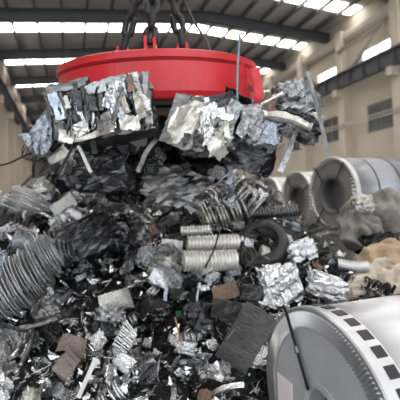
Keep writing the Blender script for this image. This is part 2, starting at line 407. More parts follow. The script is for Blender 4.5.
# ------------------------------------------------------------------ prototypes
PROTO = {}
def proto(kind, builders, smooth=False): PROTO[kind] = [mesh(kind, V, Fc, smooth) for V, Fc in builders]
proto('crushed_lump', [g_lump(s, (1, RS(s).uniform(.6, .9), RS(s + 9).uniform(.5, .8)), 9, .17, .4) for s in range(12)])
proto('crumpled_sheet', [g_sheet(s, 1, RS(s).uniform(.3, .8), amp=.10, curl=1.1, freqs=(.8, 1.7, 3.5, 8)) for s in range(30, 44)])
proto('metal_strip', [g_strip(s, 2, RS(s).uniform(.06, .22), .02, RS(s).uniform(.3, 1.3)) for s in range(60, 72)])
proto('wire_tangle', [g_tangle(s, .8, .022, 6) for s in range(80, 86)], True)
proto('bent_pipe', [g_pipe(s, 2, RS(s).uniform(.06, .12)) for s in range(90, 96)], True)
proto('angle_bar', [g_angle(s) for s in range(100, 105)])
proto('stamping_skeleton', [g_web(s) for s in range(110, 116)])
proto('crushed_can', [g_can(s) for s in range(120, 125)])
proto('metal_hoop', [g_hoop(s) for s in range(130, 134)])
proto('coil_spring', [g_helix(.4, 1.9, 9, .05, 6, wob=.06, seed=s) for s in range(2)], True)

ANCH = []    # (px, py, phrase) landmarks named in labels
LOOSE = []   # (object, kind, tone, size, px, py, zone)
def orient(o, rz_img, tilt=0, yaw=0):
    # rz_img: turn in the picture plane; yaw/tilt: out of it
    B = Matrix((Rw, Zw, -Fw)).transposed()
    o.rotation_euler = (B @ Euler((tilt, yaw, 0)).to_matrix() @ Matrix.Rotation(rz_img, 3, 'Z')).to_euler()
def place(o, px, py, size_px, rz=0, tilt=0, yaw=0, depth=None, lift=.0, unit=2.0):
    if depth is None:
        p, t = hit(px, py)
        if p is None: t = 6.3; p = at(px, py, t)
        t -= lift; p = at(px, py, t)
    else: t = depth; p = at(px, py, t)
    s = size_px / F_PX * t / unit
    o.location = p; o.scale = (s, s, s) if not hasattr(size_px, '__len__') else s
    orient(o, math.radians(rz), math.radians(tilt), math.radians(yaw)); return s
def hero(name, geo, m, px, py, size, label, cat='scrap metal', rz=0, tilt=0, yaw=0, depth=None, lift=.08, unit=2., smooth=False, short=None, group=None):
    V, Fc = geo; o = obj(name, mesh(name, V, Fc, smooth), m)
    place(o, px, py, size, rz, tilt, yaw, depth, lift, unit); tag(o, label, cat, group)
    if short: ANCH.append((px, py, short))
    return o

# ------------------------------------------------------------------ steel coils
def coil(loc, R, L, wrap, label, rb=.3, near=False, straps=(.45,), face_angles=(20, 110, 200, 290), rotz=0, group=None, dz=0):
    t = bpy.data.objects.new('steel_coil', None); col.objects.link(t); t.location = loc; t.rotation_euler = (0, 0, rotz); tag(t, label, 'steel coil', group)
    r = R * rb; seg = 96
    V, Fc = lathe([(.03, R * .985), (L - .02, R * .985), (L, R * .96), (L, r), (L - .01, r), (L - .01, R * .9), (.04, R * .9)], seg, closed=True)
    obj('outer_wrap', mesh('outer_wrap', V, Fc, False), wrap, t).data.polygons.foreach_set('use_smooth', [True] * len(Fc)) 
    V, Fc = lathe([(.012, r * 1.02), (.006, R * .6), (.010, R * .86), (.04, R * .86), (.04, r * 1.02)], seg, closed=True)
    obj('face_cover', mesh('face_cover', V, Fc), 'coil_face' if near else 'coil_face_grey', t)
    # pleated ring round the face
    n = 165 if near else 60; V = []; Fc = []
    for i in range(n * 2):
        a = PI * i / n; dd = (.010 if near else .010) * (1 if i % 2 else -1)
        for x, q in ((-.002, R * (.80 if near else .84)), (-.008 + dd, R * (.83 if near else .88)), (-.008 + dd, R * .955), (.006, R * .985), (.05, R * .8)): V.append((x, q * math.cos(a), q * math.sin(a)))
    m = n * 2
    for i in range(m):
        for j in range(5): Fc.append((i * 5 + j, i * 5 + (j + 1) % 5, ((i + 1) % m) * 5 + (j + 1) % 5, ((i + 1) % m) * 5 + j))
    obj('pleated_ring', mesh('pleated_ring', V, Fc), 'coil_edge' if near else 'coil_edge_grey', t)
    w = .15 if near else .09
    V, Fc = lathe([(-.004, R * .965), (-.006, R * 1.0), (.004, R * 1.012), (w * .32, R * 1.012), (w * .34, R * 1.002), (w, R * 1.002), (w, R * .98), (.01, R * .97)], seg, closed=True)
    obj('edge_guard', mesh('edge_guard', V, Fc), 'coil_edge', t)
    if near:
        for k in range(38):
            a0 = 2 * PI * k / 38; b = MB(); V = []
            for x in (w * .48, w * .92):
                for q in (R * .99, R * 1.008):
                    for a in (a0, a0 + .05, a0 + .10): V.append((x, q * math.cos(a), q * math.sin(a)))
            I = lambda i, j, k_: i * 6 + j * 3 + k_
            F_ = []
            for k_ in (0, 1):
                F_ += [(I(0, 1, k_), I(1, 1, k_), I(1, 1, k_ + 1), I(0, 1, k_ + 1)), (I(0, 0, k_), I(0, 1, k_), I(0, 1, k_ + 1), I(0, 0, k_ + 1)), (I(1, 0, k_), I(1, 0, k_ + 1), I(1, 1, k_ + 1), I(1, 1, k_))]
            F_ += [(I(0, 0, 0), I(1, 0, 0), I(1, 1, 0), I(0, 1, 0)), (I(0, 0, 2), I(0, 1, 2), I(1, 1, 2), I(1, 0, 2))]
            b.add(V, F_).build('edge_pad', 'strap', t)
    V, Fc = lathe([(.002, r), (.002, r * 1.22), (.012, r * 1.22), (.03, r), (L, r * .99), (L, r * .93), (.03, r * .93)], 48, closed=True)
    obj('core_sleeve', mesh('core_sleeve', V, Fc), 'coil_face' if near else 'core_grey', t)
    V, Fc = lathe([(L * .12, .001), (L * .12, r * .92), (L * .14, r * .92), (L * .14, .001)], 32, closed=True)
    obj('core_shadow_disc', mesh('core_shade_plug', V, Fc), 'coil_bore' if near else 'core_grey', t).name = 'core_shade_plug'  # disc across the bore, coloured to stand for the shade inside
    for s in straps:
        V, Fc = lathe([(s * L - .016, R * .985), (s * L - .016, R * .992), (s * L + .016, R * .992), (s * L + .016, R * .985)], seg, closed=True)
        obj('steel_strap', mesh('steel_strap', V, Fc), 'strap', t)
    for a in face_angles:
        a = math.radians(a); c, s = math.cos(a), math.sin(a); b = MB(); h = .013
        V = []
        for q in (r * .95, R * 1.016):
            for x in (-.026, -.018):
                for k in (-h, h): V.append((x, q * c - k * s, q * s + k * c))
        b.add(V, [(0, 1, 3, 2), (4, 6, 7, 5), (0, 4, 5, 1), (2, 3, 7, 6), (0, 2, 6, 4), (1, 5, 7, 3)])
        so = b.build('binding_strap', 'strap', t)
        if near:
            q = R * .62; b = MB(); V = []
            for qq in (q - .02, q + .02):
                for x in (-.036, -.024):
                    for k in (-h * 1.3, h * 1.3): V.append((x, qq * c - k * s, qq * s + k * c))
            b.add(V, [(0, 1, 3, 2), (4, 6, 7, 5), (0, 4, 5, 1), (2, 3, 7, 6), (0, 2, 6, 4), (1, 5, 7, 3)]); b.build('strap_seal', 'bright', so)
    return t
nc = coil(COIL_C, COIL_R, 1.25, 'coil_wrap', 'large steel coil in the bottom right foreground with pleated rim and white wrap', .27, True, (.62,), (62,), rotz=0)
# paper label low on the face (local y is away from the camera, so left in the photo)
MB().box((-.008, .30, -.16), (.001, .49, .09), None).build('paper_label', 'label', nc)
c1 = at(331, 195, 7.2); R1 = .69
def on_tier(p, R): return Vector((p.x, p.y, p.z))
coil(c1, R1, 1.5, 'coil_wrap_grey', 'grey steel coil with two dark straps stacked above the brown sacking', .46, False, (.33, .66), (50, 125, 235, 310))
c2 = at(295.5, 191, 9.0); c2.z = c1.z - R1 + .62
coil(c2, .64, 1.4, 'white_wrap', 'smaller white-wrapped steel coil just left of the strapped grey coil', .47, False, (.5,), (60, 150, 240))
c3 = at(268, 190, 10.6); c3.z = c2.z
coil(c3, .62, 1.4, 'white_wrap', 'far white-wrapped steel coil mostly hidden behind the ribbed duct and heap', .47, False, (.5,), (80, 200))
# supporting lower tier, mostly hidden by the heap
base = c1.z - R1
for i, (x, y, R) in enumerate(((c1.x, c1.y - .0, .62), (c1.x + .05, c1.y + 1.5, .6), (c2.x, c2.y + 1.5, .6), (c3.x, c3.y + 1.5, .6))):
    pass
rb_ = base / 2 + .0
for i, y in enumerate((c1.y, c2.y, c3.y)):
    x = (c1.x, c2.x, c3.x)[i] + .03
    coil(Vector((x, y, rb_)), rb_ - .002, 1.35, 'white_wrap', 'lower steel coil carrying the %s coil on its top, behind the heap' % ('strapped grey', 'smaller white-wrapped', 'far white-wrapped')[i], .4, False, (.5,), (60,))

# ------------------------------------------------------------------ lifting magnet, chains, hook
MD = 4.2; MT = math.radians(8); MR = 1.04
mc = at(164, 200, MD); mc.z = CAM_H + 1.40
n_ = Zw * math.cos(MT) - Fw * math.sin(MT); g_ = Fw * math.cos(MT) + Zw * math.sin(MT)
MM = Matrix((Rw, g_, n_)).transposed()
mag = bpy.data.objects.new('lifting_magnet', None); col.objects.link(mag); mag.location = mc; mag.rotation_euler = MM.to_euler()
tag(mag, 'big red round lifting magnet hanging on black chains above the heap', 'lifting magnet')
def mlathe(name, prof, m, closed=True, par=mag, seg=96, sm=False):
    V, Fc = lathe(prof, seg, 'z', closed); return obj(name, mesh(name, V, [f[::-1] for f in Fc], sm), m, par)
mlathe('shell', [(-.075, MR * .97), (-.08, MR * .985), (-.34, MR * .985), (-.395, MR * .965), (-.41, MR * .94), (-.41, MR * .86), (-.34, MR * .84), (-.075, MR * .84)], 'red')
mlathe('top_flange', [(0, .001), (0, MR * .97), (-.012, MR), (-.068, MR), (-.078, MR * .985), (-.078, .001)], 'red', False)
mlathe('weld_seam', [(-.082, MR * .985), (-.088, MR * .991), (-.096, MR * .985)], 'red_dark')
mlathe('coil_plate', [(-.36, .30), (-.385, .32), (-.385, MR * .85), (-.36, MR * .86)], 'magnet_under')
mlathe('centre_pole', [(-.36, .001), (-.40, .001), (-.41, .28), (-.39, .31), (-.36, .31)], 'magnet_under', False)
mlathe('hub', [(0, .001), (.10, .001), (.10, .2), (.0, .24)], 'red', False)
lug_xy = ((-.38, .05), (-.04, -.30), (.27, .02)); LUGH = .29
for lx, ly in lug_xy:
    for s in (-.045, .045):
        b = MB(); pr = [(-.055, 0), (.055, 0), (.045, LUGH - .05), (.02, LUGH), (-.02, LUGH), (-.045, LUGH - .05)]
        if lx > 0 and ly < 0 or True:
            V = [(lx + s + e, ly + p, q) for e in (-.014, .014) for p, q in pr]
            b.add(V, [tuple(range(6))[::-1], tuple(range(6, 12))] + [(i, (i + 1) % 6, 6 + (i + 1) % 6, 6 + i) for i in range(6)]).build('lug', 'red', mag)
    V, Fc = g_sweep([(lx - .08, ly, LUGH - .06), (lx, ly, LUGH - .06), (lx + .08, ly, LUGH - .06)], circ(.022, 12)); obj('pin', mesh('pin', V, Fc), 'chain', mag)
# cable gland on the rim
mlathe('rim_bolt_ring', [(.0, MR * .9), (.006, MR * .9), (.006, MR * .93), (0, MR * .93)], 'red_dark')
def link_mesh(L=.25, W=.15, r=.032):
    P = []; n = 8; hl = (L - W) / 2; rr = W / 2 - r
    for i in range(n + 1): a = -PI / 2 + PI * i / n; P.append((hl + rr * math.cos(a), rr * math.sin(a), 0))
    for i in range(n + 1): a = PI / 2 + PI * i / n; P.append((-hl + rr * math.cos(a), rr * math.sin(a), 0))
    V, Fc = g_sweep(P, circ(r, 8), close=True); return mesh('link', V, Fc, True)
LINK = link_mesh()
apex = at(156, -48, MD + .02)
for i, (lx, ly) in enumerate(lug_xy):
    A = mc + MM @ Vector((lx, ly, LUGH - .06)); Bp = apex + Rw * (-.09, 0, .09)[i]
    ch = bpy.data.objects.new('lifting_chain', None); col.objects.link(ch); ch.location = Bp
    tag(ch, ('black link chain from the hook to the left lug of the magnet', 'black link chain from the hook to the middle front lug of the magnet', 'black link chain from the hook to the right lug of the magnet')[i], 'chain', 'chains carrying the magnet')
    D = A - Bp; dist = D.length; n = max(2, round(dist / .178)); d = D.normalized()
    side = d.cross(Fw).normalized(); q0 = Matrix((d, side, d.cross(side))).transposed()
    for k in range(n):
        o = obj('link', LINK, 'chain', ch); o.location = D * ((k + .5) / n)
        o.rotation_euler = (q0 @ Matrix.Rotation(PI / 2 * (k % 2) + .35 * math.sin(k * 2.1 + i), 3, 'X')).to_euler()
        sc = dist / n / .178; o.scale = (sc, 1.1, 1.1)
hk = bpy.data.objects.new('crane_hook', None); col.objects.link(hk); hk.location = apex; tag(hk, 'dark crane hook block above the chains of the magnet', 'crane hook')
a = np.linspace(-2.2, 2.2, 18); P = [(.13 * math.sin(t), 0, .13 - .13 * math.cos(t)) for t in a]
V, Fc = g_sweep(P, circ(.04, 8)); obj('hook', mesh('hook', V, Fc, True), 'chain', hk)
MB().box((-.16, -.1, .25), (.16, .1, .7)).build('block', 'chain', hk)
for s in (-.1, .1):
    V, Fc = g_sweep([(s, 0, .6), (s, 0, 3), (s, 0, 8.3)], circ(.012, 6)); obj('hoist_rope', mesh('hoist_rope', V, Fc), 'chain', hk)
# slack power cable
Pa = [at(178, -40, 4.0), at(184, 0, 3.95), at(194, 22, 3.85), at(206, 40, 3.6), at(213, 52, 3.25) + Fw * .12]
tag(obj('power_cable', mesh('power_cable', *g_sweep(Pa, circ(.012, 6)), True), 'rubber'), 'thin black power cable slanting down to the right of the magnet chains', 'cable')

# ------------------------------------------------------------------ scrap held by the magnet
HG = 'scrap hanging under the magnet'
def cluster(name, px, py, depth, label, rz=0, tilt=0, yaw=0, short=None, cat='scrap bale'):
    t = bpy.data.objects.new(name, None); col.objects.link(t); t.location = at(px, py, depth); orient(t, math.radians(rz), math.radians(tilt), math.radians(yaw))
    tag(t, label, cat, HG)
    if short: ANCH.append((px, py, short))
    return t
def part(name, geo, m, par, loc, sc=1, rot=(0, 0, 0)):
    V, Fc = geo; o = obj(name, mesh(name, V, Fc), m, par, loc); o.scale = (sc,) * 3 if not hasattr(sc, '__len__') else sc; o.rotation_euler = rot; return o
rs = RS(21)
bale = cluster('crushed_bale', 108, 115, 3.12, 'large crushed bale of folded sheet metal hanging left under the magnet', 6, 0, -6, 'hanging bale')
V, Fc = g_lump(3, (.37, .205, .2), 16, .07, .06); part('packed_core', (V, Fc), 'dull', bale, (0, 0, 0))
tones = ['bluish', 'black', 'steel', 'bluish', 'dark', 'cream', 'steel', 'dark', 'black', 'bluish', 'bright', 'dull', 'dark']
xs = -.37
k = 0
while xs < .37:
    w = rs.uniform(.010, .026); h = rs.uniform(.10, .20); y = rs.uniform(-.03, .19 - h + .03)
    part('folded_sheet', g_sheet(200 + k, w, h, 6, 12, .007, .3, .006, .008, (5, 10, 25)), tones[(k * 5 + int(rs.randint(3))) % 13], bale, (xs + w, y, .20 + rs.uniform(0, .05)), 1, (rs.uniform(-.2, .2), rs.uniform(-.8, .8), rs.uniform(-.25, .25)))
    xs += w * .8; k += 1
for (x, y, w, h, m, r) in ((-.06, -.19, .19, .025, 'cream', .06), (.23, -.15, .07, .05, 'cream', -.1), (.05, -.11, .06, .06, 'dull', .1), (-.14, -.13, .05, .05, 'bright', .3), (-.26, -.17, .06, .05, 'cream', -.3), (.1, .16, .16, .035, 'steel', .15), (-.2, .2, .16, .03, 'dull', .1), (-.30, .06, .04, .10, 'bluish', .1), (-.22, .08, .018, .05, 'white_paint', .1), (.32, .03, .035, .17, 'cream', .1), (.28, .13, .03, .06, 'rust', .2), (.15, -.02, .035, .1, 'bluish', .5), (.12, .06, .045, .09, 'bright', -.5), (.0, .06, .05, .08, 'dull', 0)):
    part('torn_panel', g_sheet(int(1000 * (x + 1) + 100 * y + 50), w, h, 12, 9, .009, .5, .006, .006, (4, 9, 22)), m, bale, (x, y, .25), 1, (rs.uniform(-.2, .2), rs.uniform(-.2, .2), r))
blk = cluster('crushed_block', 204, 126, 3.25, 'pale crushed casing of crumpled plates hanging under the middle of the magnet', 0, 0, 0, 'pale block')
part('packed_core', g_lump(11, (.22, .22, .2), 12, .14, .3), 'dull', blk, (.02, .0, -.08))
for (x, y, w, h, m, r, sd, am) in ((-.17, .03, .125, .21, 'dull', -.35, 1, .02), (-.15, .0, .11, .19, 'cream', -.3, 2, .03), (.0, -.03, .05, .16, 'bright', .1, 3, .03), (.10, -.02, .11, .09, 'cream', -.15, 4, .04), (.14, .08, .12, .05, 'bright', -.4, 5, .04), (.08, -.14, .09, .08, 'cream', .3, 6, .05), (-.05, -.14, .14, .05, 'dark', -.1, 7, .03), (.0, .16, .10, .05, 'bright', -.1, 8, .03), (.16, .18, .1, .05, 'dark', .3, 9, .03), (.05, .1, .05, .08, 'white_paint', .6, 10, .03), (.22, .05, .05, .12, 'steel', -.4, 12, .04), (.12, -.24, .06, .04, 'cream', .6, 13, .03)):
    part('crumpled_plate', g_sheet(300 + sd, w, h, 12, 12, am * .6, .5, .008, .006, (3, 7, 16)), m, blk, (x, y, .12 + .01 * (sd % 4)), 1, (rs.uniform(-.15, .15), rs.uniform(-.25, .25), r))
# named single pieces: geometry, material, px, py, size in px (full length), label ...
H = hero
def sheet(seed, asp=.6, amp=.12, curl=.7): return g_sheet(seed, 1, asp, amp=amp * .8, curl=curl, t=.02, jag=.03, freqs=(.9, 1.8, 4, 9))
def held(name, geo, m, px, py, size, rz, depth, label, cat='scrap metal', yaw=0, tilt=0, short=None, sm=False, unit=2.):
    return hero(name, geo, m, px, py, size, label, cat, rz, tilt, yaw, depth, 0, unit, sm, short, HG)
held('crumpled_sheet', sheet(401, .42, .1), 'bluish', 47, 127, 62, 48, 3.2, 'bluish silver crumpled sheet jutting down to the left of the hanging bale', short='bluish sheet')
held('crumpled_sheet', sheet(402, .6, .16), 'bluish', 76, 104, 44, 70, 3.1, 'dark bluish folded sheet at the left end of the hanging bale', yaw=20)
held('metal_strip', g_strip(403, 2, .14, .03, .15), 'black', 88, 120, 74, 98, 2.95, 'long black strip standing upright across the left end of the bale')
held('metal_strip', g_strip(404, 2, .12, .03, .15), 'black', 70, 150, 50, 60, 3.1, 'short black strip poking out below the left corner of the bale')
held('angle_bar', g_angle(405, 2, .12, .03, .1), 'cream', 77, 148, 56, 115, 3.1, 'pale angle bar slanting out below the left corner of the bale')
held('crumpled_sheet', sheet(406, .5), 'cream', 62, 150, 34, 20, 3.3, 'pale crumpled sheet tucked under the left end of the bale')
held('crushed_can', g_can(407), 'bright', 28, 142, 15, 80, 3.2, 'small shiny crushed can at the left tip of the hanging scrap', 'can')
held('metal_strip', g_strip(408, 2, .1, .03, .6), 'black', 34, 152, 52, -55, 3.25, 'black curved strip dropping from the left tip of the hanging scrap')
held('metal_strip', g_strip(409, 2, .07, .03, .4), 'black', 20, 158, 46, 15, 3.3, 'thin black strip sticking out to the far left beside the wall')
held('metal_strip', g_strip(410, 2, .07, .03, .4), 'dark', 44, 168, 60, 40, 3.4, 'thin dark strip rising from the heap towards the left tip')
held('wire_tangle', g_tangle(411, .8, .03, 5), 'dark', 40, 150, 36, 30, 3.3, 'dark tangle of wire caught left of the hanging bale', sm=True)
# right-hand bunch
held('metal_shard', g_sheet(421, .27, 1, 8, 14, .02, .8, .03, .02), 'red', 258, 90, 44, 8, 3.3, 'torn red painted panel standing at the right edge of the magnet', yaw=25, short='torn red panel')
held('metal_shard', g_sheet(422, .22, 1, 8, 14, .02, .4, .03, .02), 'red', 244, 80, 34, 5, 3.45, 'small dark red flap beside the right rim of the magnet', yaw=-35)
held('steel_rod', g_pipe(423, 2, .035, .04), 'blue_rod', 238, 68, 66, 90, 3.1, 'thin blue-grey rod standing upright against the right side of the magnet', 'rod', sm=True)
held('crushed_lump', g_lump(424, (1, .7, .7)), 'steel', 250, 124, 34, 80, 3.25, 'shiny crumpled lump hanging between the pale block and the right bunch')
held('crumpled_sheet', sheet(425, .5, .14), 'black', 232, 118, 52, 70, 3.2, 'black torn sheet hanging right beside the pale block')
held('crumpled_sheet', sheet(426, .7, .1), 'dark', 250, 152, 56, -20, 3.4, 'large dark sheet hanging low between the pale block and the right bunch')
held('bent_tube', g_pipe(427, 2, .16, .3), 'cream', 284, 119, 58, -14, 3.2, 'thick pale crushed tube lying across the right bunch', 'tube', sm=False, short='pale crushed tube')
held('bent_tube', g_pipe(428, 2, .11, .25), 'bright', 278, 96, 44, 20, 3.3, 'shiny bent tube above the thick pale tube in the right bunch', 'tube')
held('crumpled_sheet', sheet(429, .45, .14), 'rust', 270, 108, 30, -60, 3.25, 'reddish brown torn sheet at the left of the right bunch')
held('crumpled_sheet', sheet(430, .55, .16), 'steel', 300, 106, 44, 25, 3.35, 'grey crumpled sheet at the top of the right bunch')
held('crushed_lump', g_lump(431, (1, .6, .6)), 'dark', 300, 126, 38, -30, 3.4, 'dark crushed lump at the right side of the right bunch')
held('metal_strip', g_strip(432, 2, .09, .03, .12), 'dull', 318, 112, 82, -78, 3.2, 'long thin grey blade hanging down at the far right of the bunch', short='long grey blade')
held('metal_strip', g_strip(433, 2, .22, .03, .5), 'steel', 291, 146, 56, 74, 3.25, 'curved grey strip hanging low from the right bunch')
held('metal_strip', g_strip(434, 2, .16, .03, .6), 'cream', 276, 142, 48, 100, 3.3, 'narrow pale strip hanging low beside the curved grey strip')
held('crushed_lump', g_lump(435, (1, .8, .7)), 'bluish', 262, 134, 30, 0, 3.3, 'dark bluish crushed lump under the left of the pale tube')
held('crushed_lump', g_lump(436, (1, .7, .7)), 'steel', 290, 92, 26, 10, 3.4, 'small bright lump at the very top of the right bunch')
held('crumpled_sheet', sheet(437, .5, .16), 'dull', 306, 92, 26, 60, 3.35, 'small dull sheet standing at the top right of the bunch')
held('metal_strip', g_strip(438, 2, .2, .03, .3), 'bluish', 228, 160, 50, 60, 3.5, 'dark bluish strip hanging below the pale block')
held('crumpled_sheet', g_sheet(439, 1, .6, 14, 10, .06, .5, .02), 'dull', 176, 186, 66, -20, 3.7, 'broad smooth dark grey sheet hanging lowest below the pale block', short='lowest hanging sheet')
held('crumpled_sheet', g_sheet(440, 1, .7, 14, 10, .08, .6, .02), 'dark', 142, 166, 50, 25, 3.75, 'broad dark sheet hanging below the right end of the bale')
held('crushed_lump', g_lump(441, (1, .8, .8)), 'dark', 104, 168, 56, 0, 3.6, 'dark crushed lump hanging under the middle of the bale')
held('crumpled_sheet', sheet(442, .5, .14), 'dull', 124, 188, 70, -25, 3.8, 'dull crumpled sheet below the dark lump under the bale')
held('crushed_lump', g_lump(443, (1, .7, .8)), 'steel', 88, 176, 44, -30, 3.8, 'grey crushed lump below the left half of the bale')
held('crumpled_sheet', sheet(444, .6, .14), 'black', 164, 146, 60, 80, 3.9, 'black sheet added as shadow in the gap between the bale and the pale block')  # stands in for the black shadow under the magnet
held('metal_strip', g_strip(445, 2, .2, .03, .3), 'dull', 148, 152, 46, 60, 3.3, 'dull short strip hanging from the right end of the bale')
held('crushed_lump', g_lump(446, (1, .9, .8)), 'black', 198, 156, 56, 0, 4.0, 'large black crushed lump added as shadow behind the pale block')  # dark filler in the void under the magnet, in place of shade
held('crumpled_sheet', sheet(447, .6, .14), 'dark', 70, 168, 50, 40, 3.7, 'dark crumpled sheet hanging below the pale angle bar')

# ------------------------------------------------------------------ named pieces on the heap
D = hero
def duct(seed, asp=.2, ribs=14, **k): return g_duct(seed, 2, 2 * asp / 2, ribs, **k)
D('ribbed_duct', g_duct(1, 2, .38, 15, .04, .03, .12), 'galvanised', 210, 260, 54, 'lowest and thickest of the three pale ribbed ducts stacked at the centre', 'duct', -2, yaw=12, lift=.22, short='ribbed ducts', group='ribbed ducts at the centre')
D('ribbed_duct', g_duct(2, 2, .30, 15, .04, .05, .1), 'galvanised', 213, 243, 52, 'middle one of the three pale ribbed ducts stacked at the centre', 'duct', -4, yaw=10, lift=.26, group='ribbed ducts at the centre')
D('ribbed_duct', g_duct(3, 2, .3, 10, .05, .05, .1), 'galvanised', 196, 230, 30, 'shortest and topmost of the three pale ribbed ducts stacked at the centre', 'duct', 4, yaw=-10, lift=.26, group='ribbed ducts at the centre')
D('ribbed_duct', g_duct(4, 2, .22, 17, .06, .08, .1), 'dull', 272, 212, 52, 'grey ribbed duct lying in front of the white-wrapped coils', 'duct', 7, lift=.3, short='grey ribbed duct')
D('ribbed_duct', g_duct(5, 2, .5, 22, .03, .15, .3), 'steel', 42, 246, 56, 'fat squashed grey ribbed duct on the left of the heap', 'duct', -28, yaw=25, lift=.2, short='squashed duct')
D('coil_spring', g_helix(.55, 1.9, 8, .05, 6, wob=.05), 'bright', 213, 199, 44, 'loose shiny wire spring above the stacked ribbed ducts', 'spring', 28, yaw=20, lift=.25, smooth=True, short='wire spring')
D('coil_spring', g_helix(.6, 1.9, 9, .06, 6, wob=.08), 'steel', 243, 202, 50, 'wide grey wire spring leaning to the right of the shiny one', 'spring', -40, yaw=-25, lift=.25, smooth=True)
D('coil_spring', g_helix(.45, 1.9, 10, .05, 6, wob=.05), 'cream', 226, 214, 46, 'pale wire spring lying on the stacked ribbed ducts', 'spring', 15, lift=.28, smooth=True)
# tyre with ribs of tread
t = bpy.data.objects.new('old_tyre', None); col.objects.link(t); s = place(t, 262, 245, 54, 0, -38, -18, None, .08); t.scale = (1, 1, 1); tag(t, 'black tyre half buried right of the stacked ribbed ducts', 'tyre'); ANCH.append((263, 246, 'black tyre'))
pr = [(-.3, .6), (-.32, .72), (-.3, .92), (-.2, .98), (0, 1.0), (.2, .98), (.3, .92), (.32, .72), (.3, .6), (.24, .62), (.24, .88), (0, .93), (-.24, .88), (-.24, .62)]
V, Fc = lathe([(x * s, r * s) for x, r in pr], 48, 'z', True); obj('casing', mesh('casing', V, Fc, True), 'tyre', t)
V, Fc = lathe([(x * s, r * s) for x, r in [(.30, .64), (.325, .66), (.325, .70), (.30, .72)]], 48, 'z', True); obj('bead_ring', mesh('bead_ring', V, Fc, True), 'tyre', t)
# swarf rolls on the left
D('swarf_roll', g_curl(1, .75, 1.7, 22, .07, .16, .8, .25), 'swarf', 16, 212, 56, 'ball of shiny curled metal ribbon at the upper left edge of the heap', 'metal swarf', 60, yaw=30, lift=.1, short='shiny ribbon ball')
D('swarf_roll', g_curl(2, .55, 1.9, 15, .10, .10, .7), 'dull', 8, 222, 50, 'dull curled metal ribbon under the shiny ball at the left edge', 'metal swarf', -20, yaw=20, lift=.1)
D('swarf_roll', g_curl(3, .5, 1.9, 40, .035, .26, .7, .2, .008), 'swarf', 18, 276, 88, 'long feathery roll of bright metal ribbon at the left edge', 'metal swarf', 25, yaw=15, lift=.3, short='feathery roll')
D('swarf_roll', g_curl(4, .42, 1.9, 34, .04, .2, .6, .16, .008), 'steel', 46, 262, 56, 'grey ribbon roll between the squashed duct and the feathery roll', 'metal swarf', 12, lift=.12)
D('crumpled_sheet', sheet(501, .45, .05, .3), 'white_paint', 63, 204, 26, 'small clean white panel lying tilted on the upper left heap', rz=30, lift=.3, short='clean white panel')
D('crumpled_sheet', sheet(502, .6, .12), 'bright', 72, 222, 44, 'shiny rumpled foil-like sheet just under the clean white panel', rz=28, lift=.15)
D('sheet_box', g_lump(503, (1, .72, .5), 12, .07, .05), 'dark', 88, 240, 56, 'dark flat-sided box casing on the upper left heap', 'casing', 24, tilt=-25, yaw=15, lift=.2, short='dark box casing')
D('crushed_block', g_lump(504, (1, .95, .7), 14, .12, .12), 'bright', 279, 284, 36, 'bright compacted cube of foil in front of the black tyre', 'scrap bale', 6, yaw=12, lift=.18, short='bright foil cube')
D('crushed_block', g_lump(505, (1, .8, .7), 12, .16, .3), 'bright', 302, 251, 24, 'small bright crumpled ball right of the black tyre', 'scrap bale', 20, lift=.12, short='bright ball')
D('crushed_block', g_lump(506, (1, .6, .7), 12, .14, .3), 'bright', 326, 286, 36, 'bright crumpled lump directly above the rim of the front coil', 'scrap bale', -20, lift=.15, short='bright lump')
D('ribbed_duct', g_duct(7, 2, .34, 12, .08, .1, .3), 'bright', 352, 265, 32, 'short shiny ribbed duct in front of the brown sacking', 'duct', -8, lift=.15, short='short shiny duct')
D('steel_plate', g_sheet(508, .55, 1, 8, 10, .008, .12, .05, .02, (.8, 2)), 'dull', 246, 338, 64, 'flat dark grey plate leaning left of the front coil', 'plate', -32, yaw=-10, lift=.22, short='flat grey plate')
D('steel_plate', g_sheet(509, 1, .35, 8, 10, .02, .5, .05, .02, (.8, 2)), 'dull', 237, 312, 54, 'folded brownish grey plate above the flat grey plate', 'plate', -14, lift=.2)
D('metal_strip', g_strip(510, 2, .14, .04, .1, .3), 'purple', 231, 334, 12, 'small purple tinted strip at the left edge of the flat grey plate', rz=50, lift=.3)
D('metal_strip', g_strip(511, 2, .2, .05, .12, .3), 'white_paint', 87, 378, 44, 'clean white strip slanting at the bottom left', rz=58, lift=.3, short='clean white strip')
D('crushed_can', g_can(512), 'white_paint', 96, 363, 13, 'small white crushed can at the upper end of the white strip', 'can', 20, lift=.3)
D('crumpled_sheet', sheet(513, .6, .05, .4), 'cream', 116, 301, 34, 'cream rounded panel left of the middle of the heap', rz=14, lift=.22, short='cream panel')
D('crumpled_sheet', sheet(514, .65, .06, .4), 'pinkish', 73, 345, 28, 'pinkish brown sheet at the lower left, upper of two', rz=-20, lift=.2, short='pinkish sheets')
D('crumpled_sheet', sheet(515, .7, .06, .4), 'pinkish', 67, 364, 26, 'pinkish brown sheet at the lower left, lower of two', rz=50, lift=.16)
D('bent_tube', g_pipe(516, 2, .09, .12), 'steel', 30, 326, 62, 'straight grey tube lying at the left edge below the feathery roll', 'tube', 6, lift=.18, short='straight grey tube')
D('bent_tube', g_pipe(517, 2, .12, .7), 'steel', 48, 306, 50, 'curved grey tube below the feathery roll', 'tube', -50, lift=.15)
D('metal_strip', g_strip(518, 2, .12, .05, .1, .2), 'orange', 178, 330, 26, 'small orange strip standing in the dark hollow', rz=100, lift=.12, short='orange strip')
D('crumpled_sheet', sheet(519, .7), 'green', 180, 314, 9, 'small dark green scrap above the orange strip', lift=.1)
D('metal_strip', g_strip(520, 2, .16, .05, .2, .3), 'bright', 198, 294, 24, 'short gleaming strip below the stacked ribbed ducts', rz=95, lift=.2)
